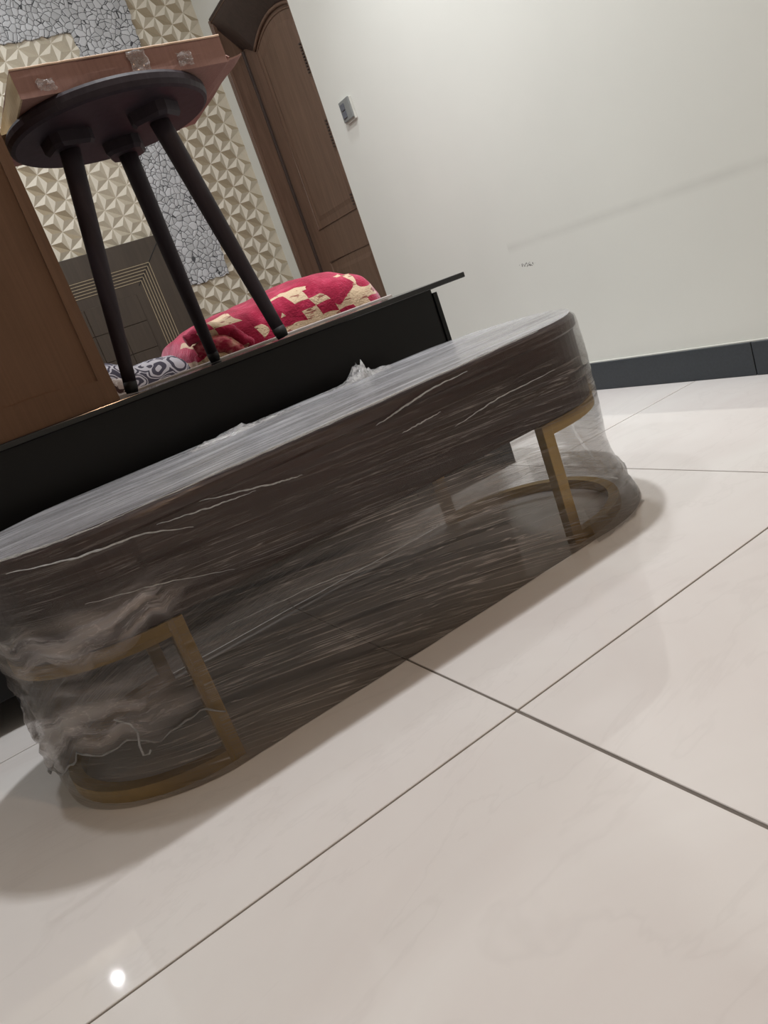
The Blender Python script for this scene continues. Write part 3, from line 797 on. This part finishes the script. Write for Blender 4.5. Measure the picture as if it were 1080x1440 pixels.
def end_frame(side):
    # path from front leg round the end to back leg
    P = []
    xs = 0.152 if side < 0 else 0.904
    xe = TXA if side < 0 else TXB
    rr = RAD-0.016
    P.append((xs, TYC-rr))
    for k in range(25):
        a = -math.pi/2+math.pi*k/24*(1 if side > 0 else -1)
        P.append((xe+rr*math.cos(a), TYC+rr*math.sin(a)))
    P.append((xs, TYC+rr))
    def strip(z0, z1, wdt):
        V, Fc = [], []; n = len(P)
        for k, (x, y) in enumerate(P):
            x0_, y0_ = P[max(k-1, 0)]; x1_, y1_ = P[min(k+1, n-1)]
            d = Vector((x1_-x0_, y1_-y0_, 0)).normalized(); nr = Vector((d.y, -d.x, 0))*side*1.0
            p = Vector((x, y, 0))-to
            for s, z in ((1, z0), (1, z1), (-1, z1), (-1, z0)): V.append(p+nr*(s*wdt/2)+Vector((0, 0, z)))
        for k in range(n-1):
            for q in range(4): Fc.append((k*4+q, k*4+(q+1) % 4, (k+1)*4+(q+1) % 4, (k+1)*4+q))
        Fc += [(0, 1, 2, 3), tuple((n-1)*4+q for q in range(4))]
        return V, Fc
    v, f = strip(APB-0.024, APB-0.0005, 0.022); obj('upper_bar', v, f, 'gold', tb)
    v, f = strip(0.0, 0.022, 0.022); obj('lower_bar', v, f, 'gold', tb)
    for sy in (-1, 1):
        yy = TYC+sy*rr
        v, f = boxv(xs-0.0125, xs+0.0125, yy-0.0115, yy+0.0115, 0.0005, APB-0.001); v = [Vector(p)-to for p in v]
        obj('leg', v, f, 'gold', tb, bevel=0.0015)
end_frame(-1); end_frame(1)

# ------------------------------------------------------------------ plastic stretch wrap round the table
wr = tag(empty('plastic_wrap', (0.535, TYC, 0)), 'crinkled clear stretch film wound tightly around the coffee table', 'plastic wrap')
NS, NE, NR = 110, 64, 84
base = stadium(0.0, NE, NS); nP = len(base)
def arc_len(P):
    s, out = 0, []
    for k in range(len(P)):
        out.append(s); a, b = P[k], P[(k+1) % len(P)]; s += math.hypot(a[0]-b[0], a[1]-b[1])
    return out, s
AL, TOTAL = arc_len(base)
def normal_at(k):
    a, b = base[k-1], base[(k+1) % nP]
    d = Vector((b[0]-a[0], b[1]-a[1], 0)).normalized(); return Vector((d.y, -d.x, 0))
V, Fc, U, LD = [], [], [], []
for q in range(NR+1):
    z = 0.001+(TT+0.006-0.001)*q/NR
    for k in range(nP):
        x, y = base[k]; nr = normal_at(k); u = AL[k]
        e = max(0, x-TXB)/RAD; el = max(0, TXA-x)/RAD
        endw = max(e, el)
        offd = 0.0045
        # pinched under the apron at the ends, flaring out at the foot
        offd -= 0.010*endw*math.sin(math.pi*smoothstep(0.04, 0.27, z)) if z < 0.27 else 0
        offd += 0.026*e*smoothstep(0.15, 0.0, z)+0.012*smoothstep(0.05, 0.0, z)*(1-el)
        # film pulled in a touch between the legs
        mid = math.sin(math.pi*max(0, min(1, (x-TXA)/(TXB-TXA))))
        if z < APB: offd -= 0.006*mid*math.sin(math.pi*z/APB)
        # rounded shoulder at the top
        offd -= 0.010*smoothstep(TT-0.006, TT+0.006, z)
        tilt = 0.02+0.30*(1-z/TT)
        vv = z+(x-TXA)*tilt*(1 if y < TYC else -1)*0.6+0.3*0.03*math.sin(u*3)
        dn = 0.0013*noise.noise(Vector((u*2.5, vv*95, 0)))+0.0018*noise.noise(Vector((u*1.6, vv*38, 5)))+0.004*noise.noise(Vector((u*6, z*9, 9)))*(0.3+endw)
        p = Vector((x, y, z))+nr*(offd+dn+0.001)
        V.append(p-to); U.append((u, vv))
        nz = 0.03*noise.noise(Vector((u*5, z*12, 3)))
        edge = 0.74+0.10*smoothstep(0.12, 0.02, z)+nz
        clear = smoothstep(edge, edge+0.05, x)*smoothstep(0.25, 0.235, z+nz*0.2)
        dd = 1.0-0.93*clear
        dd += 0.45*clear*smoothstep(0.09, 0.02, z+nz)
        dd -= 0.40*smoothstep(TXA-0.05, TXA-0.15, x)*smoothstep(0.25, 0.2, z)
        dd -= 0.5*smoothstep(0.40, 0.26, x)*smoothstep(0.27, 0.24, z)
        if z > 0.25: dd = (0.30+0.35*noise.noise(Vector((u*2, vv*14, 8))))*(1-0.8*smoothstep(0.33, 0.37, z+0.03*noise.noise(Vector((u*4, 1, 1)))))
        if y > TYC+0.05: dd = max(dd, 0.9*smoothstep(0.86, 0.78, x)*smoothstep(0.3, 0.2, z))
        if y > TYC+0.05: dd = dd+1.6*smoothstep(0.80, 0.70, x)*smoothstep(0.3, 0.2, z)
        LD.append(max(0.0, min(3.0, dd)))
for q in range(NR):
    for k in range(nP):
        Fc.append((q*nP+k, q*nP+(k+1) % nP, (q+1)*nP+(k+1) % nP, (q+1)*nP+k))
side = obj('side_film', V, Fc, 'film_side', wr, True, uvs=U); layers(side, LD)
top_ring = [V[NR*nP+k]+to for k in range(nP)]
# film over the top
V, Fc, U = [], [], []
NT_ = 34
for q in range(NT_+1):
    s = q/NT_
    for k in range(nP):
        p = top_ring[k]
        cx = min(max(p.x, TXA), TXB); c_ = Vector((cx, TYC, TT+0.006))
        pp = c_*(1-s)+p*s
        fade = 1-s**8
        back = smoothstep(TYC+0.08, TYC+0.2, pp.y)
        hz = 0.0022*noise.noise(Vector((pp.x*2.5, pp.y*45, 2)))+0.002*noise.noise(Vector((pp.x*5, pp.y*14, 6)))+back*0.008*max(0, noise.noise(Vector((pp.x*7, pp.y*20, 1))))
        pp.z = TT+0.006+max(-0.0035, hz)*fade
        V.append(pp-to); U.append((pp.x, pp.y))
for q in range(NT_):
    for k in range(nP): Fc.append((q*nP+k, q*nP+(k+1) % nP, (q+1)*nP+(k+1) % nP, (q+1)*nP+k))
topf = obj('top_film', V, Fc, 'film_top', wr, True, uvs=U)
# crumpled ridge and tuft along the far edge of the top
def crumple(name, path, width, height, mat, seed, n=46, m_=12, parent=wr):
    V, Fc, U = [], [], []
    path = [Vector(p) for p in path]
    for a in range(n+1):
        t_ = a/n*(len(path)-1); i_ = min(int(t_), len(path)-2); s = t_-i_
        c_ = path[i_]*(1-s)+path[i_+1]*s
        hh = height(a/n)
        for b in range(m_+1):
            w_ = (b/m_-0.5)*width
            prof = max(0, 1-abs(2*b/m_-1)**1.3)
            nn = noise.noise(Vector((a*0.55, b*0.6, seed)))
            n2 = noise.noise(Vector((a*1.3, b*1.4, seed+3)))
            p = c_+Vector((0.010*n2, w_+0.010*nn, prof*hh*(0.75+0.6*nn+0.5*n2)+0.002))
            V.append(p-to); U.append((a/n*0.6, b/m_*0.3))
    for a in range(n):
        for b in range(m_): Fc.append((a*(m_+1)+b, (a+1)*(m_+1)+b, (a+1)*(m_+1)+b+1, a*(m_+1)+b+1))
    return obj(name, V, Fc, mat, parent, True, uvs=U)
yb = TYC+RAD-0.045
crumple('crumpled_ridge', [(0.36, yb-0.03, TT+0.004), (0.55, yb-0.02, TT+0.004), (0.70, yb, TT+0.004), (0.86, yb, TT+0.004)], 0.05, lambda s: 0.004+0.008*max(0, math.sin(s*9)), 'film_rim', 3.0)
crumple('tuft', [(0.745, yb+0.005, TT+0.005), (0.79, yb+0.005, TT+0.005), (0.835, yb+0.005, TT+0.005)], 0.06, lambda s: 0.038*math.exp(-((s-0.45)/0.28)**2), 'film_rim', 8.0, 22, 12)
# loose second layer bunched over the left end
def end_sheet(name, a0, a1, zlo, zhi, offs, mat, seed, n=70, m_=46):
    V, Fc, U = [], [], []; P = []
    for a in range(n+1):
        s = a/n; ang = a0+(a1-a0)*s
        for b in range(m_+1):
            t_ = b/m_
            lo, hi = zlo(s), zhi(s)
            z = lo+(hi-lo)*t_
            o_ = offs(s, t_)+0.010*noise.noise(Vector((s*5, t_*5, seed)))+0.005*noise.noise(Vector((s*13, t_*13, seed+2)))
            o_ = max(0.004, o_)
            if ang < -math.pi/2-1e-6 or True:
                if ang > -math.pi/2:   # along the straight front side
                    x = TXA+(ang+math.pi/2)*RAD; p = Vector((x, TYC-RAD-o_, z))
                else:
                    p = Vector((TXA+(RAD+o_)*math.cos(ang), TYC+(RAD+o_)*math.sin(ang), z))
            V.append(p-to); U.append((s*0.5, t_*0.3))
            if b == 0: P.append(p)
    for a in range(n):
        for b in range(m_): Fc.append((a*(m_+1)+b, (a+1)*(m_+1)+b, (a+1)*(m_+1)+b+1, a*(m_+1)+b+1))
    o = obj(name, V, Fc, mat, wr, True, uvs=U)
    layers(o, [min(1, 4*(b/m_+0.05))*smoothstep(1.0, 0.55, b/m_)*smoothstep(0.0, 0.25, a/n)*(0.7+0.8*noise.noise(Vector((a*0.12, b*0.12, seed)))) for a in range(n+1) for b in range(m_+1)])
    return P
PI = math.pi
low = end_sheet('loose_sheet', -PI/2+0.05, -PI*1.25, lambda s: 0.085+0.030*math.sin(s*6)-0.02*s+0.022*noise.noise(Vector((s*9, 0, 0)))+0.008*noise.noise(Vector((s*31, 2, 0))), lambda s: 0.235+0.02*noise.noise(Vector((s*6, 3, 0))), lambda s, t: 0.008+0.008*(1-t)*smoothstep(0.0, 0.2, s), 'film_bunch', 4.0)
v, f = tubev([p-to for p in low], [0.0016+0.0018*noise.noise(Vector((k*0.5, 1, 1))) for k in range(len(low))], 8); obj('rolled_edge', v, f, 'film_rim', wr, True, uvs=[(k*0.02, 0.1*(k % 8)) for k in range(len(v))])
up_ = end_sheet('loose_sheet', -PI/2+0.35, -PI*1.15, lambda s: 0.245+0.02*math.sin(s*8+1)+0.025*noise.noise(Vector((s*9, 5, 0)))+0.008*noise.noise(Vector((s*29, 6, 0))), lambda s: 0.345+0.02*noise.noise(Vector((s*6, 8, 0))), lambda s, t: 0.009+0.004*(1-t), 'film_bunch', 14.0)
# thin string of film dangling on the front
strand_px = [(160, 1012), (182, 1018), (194, 1030), (196, 1048), (202, 1062), (210, 1060), (212, 1054)]
pts = [ony(x, y, TYF-0.016)-to for x, y in strand_px]
v, f = tubev(pts, 0.0016, 6); obj('dangling_strand', v, f, 'film_rim', wr, True, uvs=[(k*0.03, 0.1) for k in range(len(v))])
# gathered skirt on the floor at the right end
def skirt():
    V, Fc, U = [], [], []; n, m_ = 60, 10
    for a in range(n+1):
        ang = -PI/2-0.1+(PI*0.75)*a/n
        for b in range(m_+1):
            t_ = b/m_
            o_ = 0.018+0.018*t_*(1+0.6*noise.noise(Vector((a*0.3, 0, 2))))+0.006*noise.noise(Vector((a*0.5, b*0.5, 0)))
            z = 0.075*(1-t_)**1.5+0.0015+0.006*abs(noise.noise(Vector((a*0.45, b*0.4, 7))))
            V.append(Vector((TXB+(RAD+o_)*math.cos(ang), TYC+(RAD+o_)*math.sin(ang), z))-to); U.append((a/n*0.7, t_*0.2))
    for a in range(n):
        for b in range(m_): Fc.append((a*(m_+1)+b, (a+1)*(m_+1)+b, (a+1)*(m_+1)+b+1, a*(m_+1)+b+1))
    layers(obj('gathered_skirt', V, Fc, 'film_side', wr, True, uvs=U), [0.08+0.1*(b/m_)**2 for a in range(n+1) for b in range(m_+1)])
skirt()

# thin creases along the top front edge and apron; glints painted as whitened colour
def glint_crease(pts, r):
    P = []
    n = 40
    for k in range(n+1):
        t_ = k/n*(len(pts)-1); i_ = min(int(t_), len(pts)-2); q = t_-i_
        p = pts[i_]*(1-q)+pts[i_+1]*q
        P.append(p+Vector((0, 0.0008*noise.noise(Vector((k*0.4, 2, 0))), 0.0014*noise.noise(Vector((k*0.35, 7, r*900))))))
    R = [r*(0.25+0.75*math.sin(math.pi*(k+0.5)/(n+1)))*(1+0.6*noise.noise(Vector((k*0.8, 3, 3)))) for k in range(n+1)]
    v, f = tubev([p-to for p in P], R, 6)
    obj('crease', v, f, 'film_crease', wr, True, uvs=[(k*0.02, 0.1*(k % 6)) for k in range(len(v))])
glint_crease([Vector((TXA+(TXB-TXA)*k/12, TYF-0.003, TT+0.0055)) for k in range(13)], 0.0022)
glint_crease([Vector((TXA+(RAD+0.004)*math.cos(-PI/2-PI*0.5*k/10), TYC+(RAD+0.004)*math.sin(-PI/2-PI*0.5*k/10), TT+0.0055)) for k in range(11)], 0.0018)
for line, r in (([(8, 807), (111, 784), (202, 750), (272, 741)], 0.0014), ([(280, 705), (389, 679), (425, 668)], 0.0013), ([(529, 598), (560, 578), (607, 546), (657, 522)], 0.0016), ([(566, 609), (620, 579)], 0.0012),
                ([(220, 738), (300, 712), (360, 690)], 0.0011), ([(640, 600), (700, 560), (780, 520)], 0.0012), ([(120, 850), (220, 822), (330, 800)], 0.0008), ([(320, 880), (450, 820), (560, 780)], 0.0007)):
    glint_crease([ony(x, y, TYF-0.0075) for x, y in line], r)
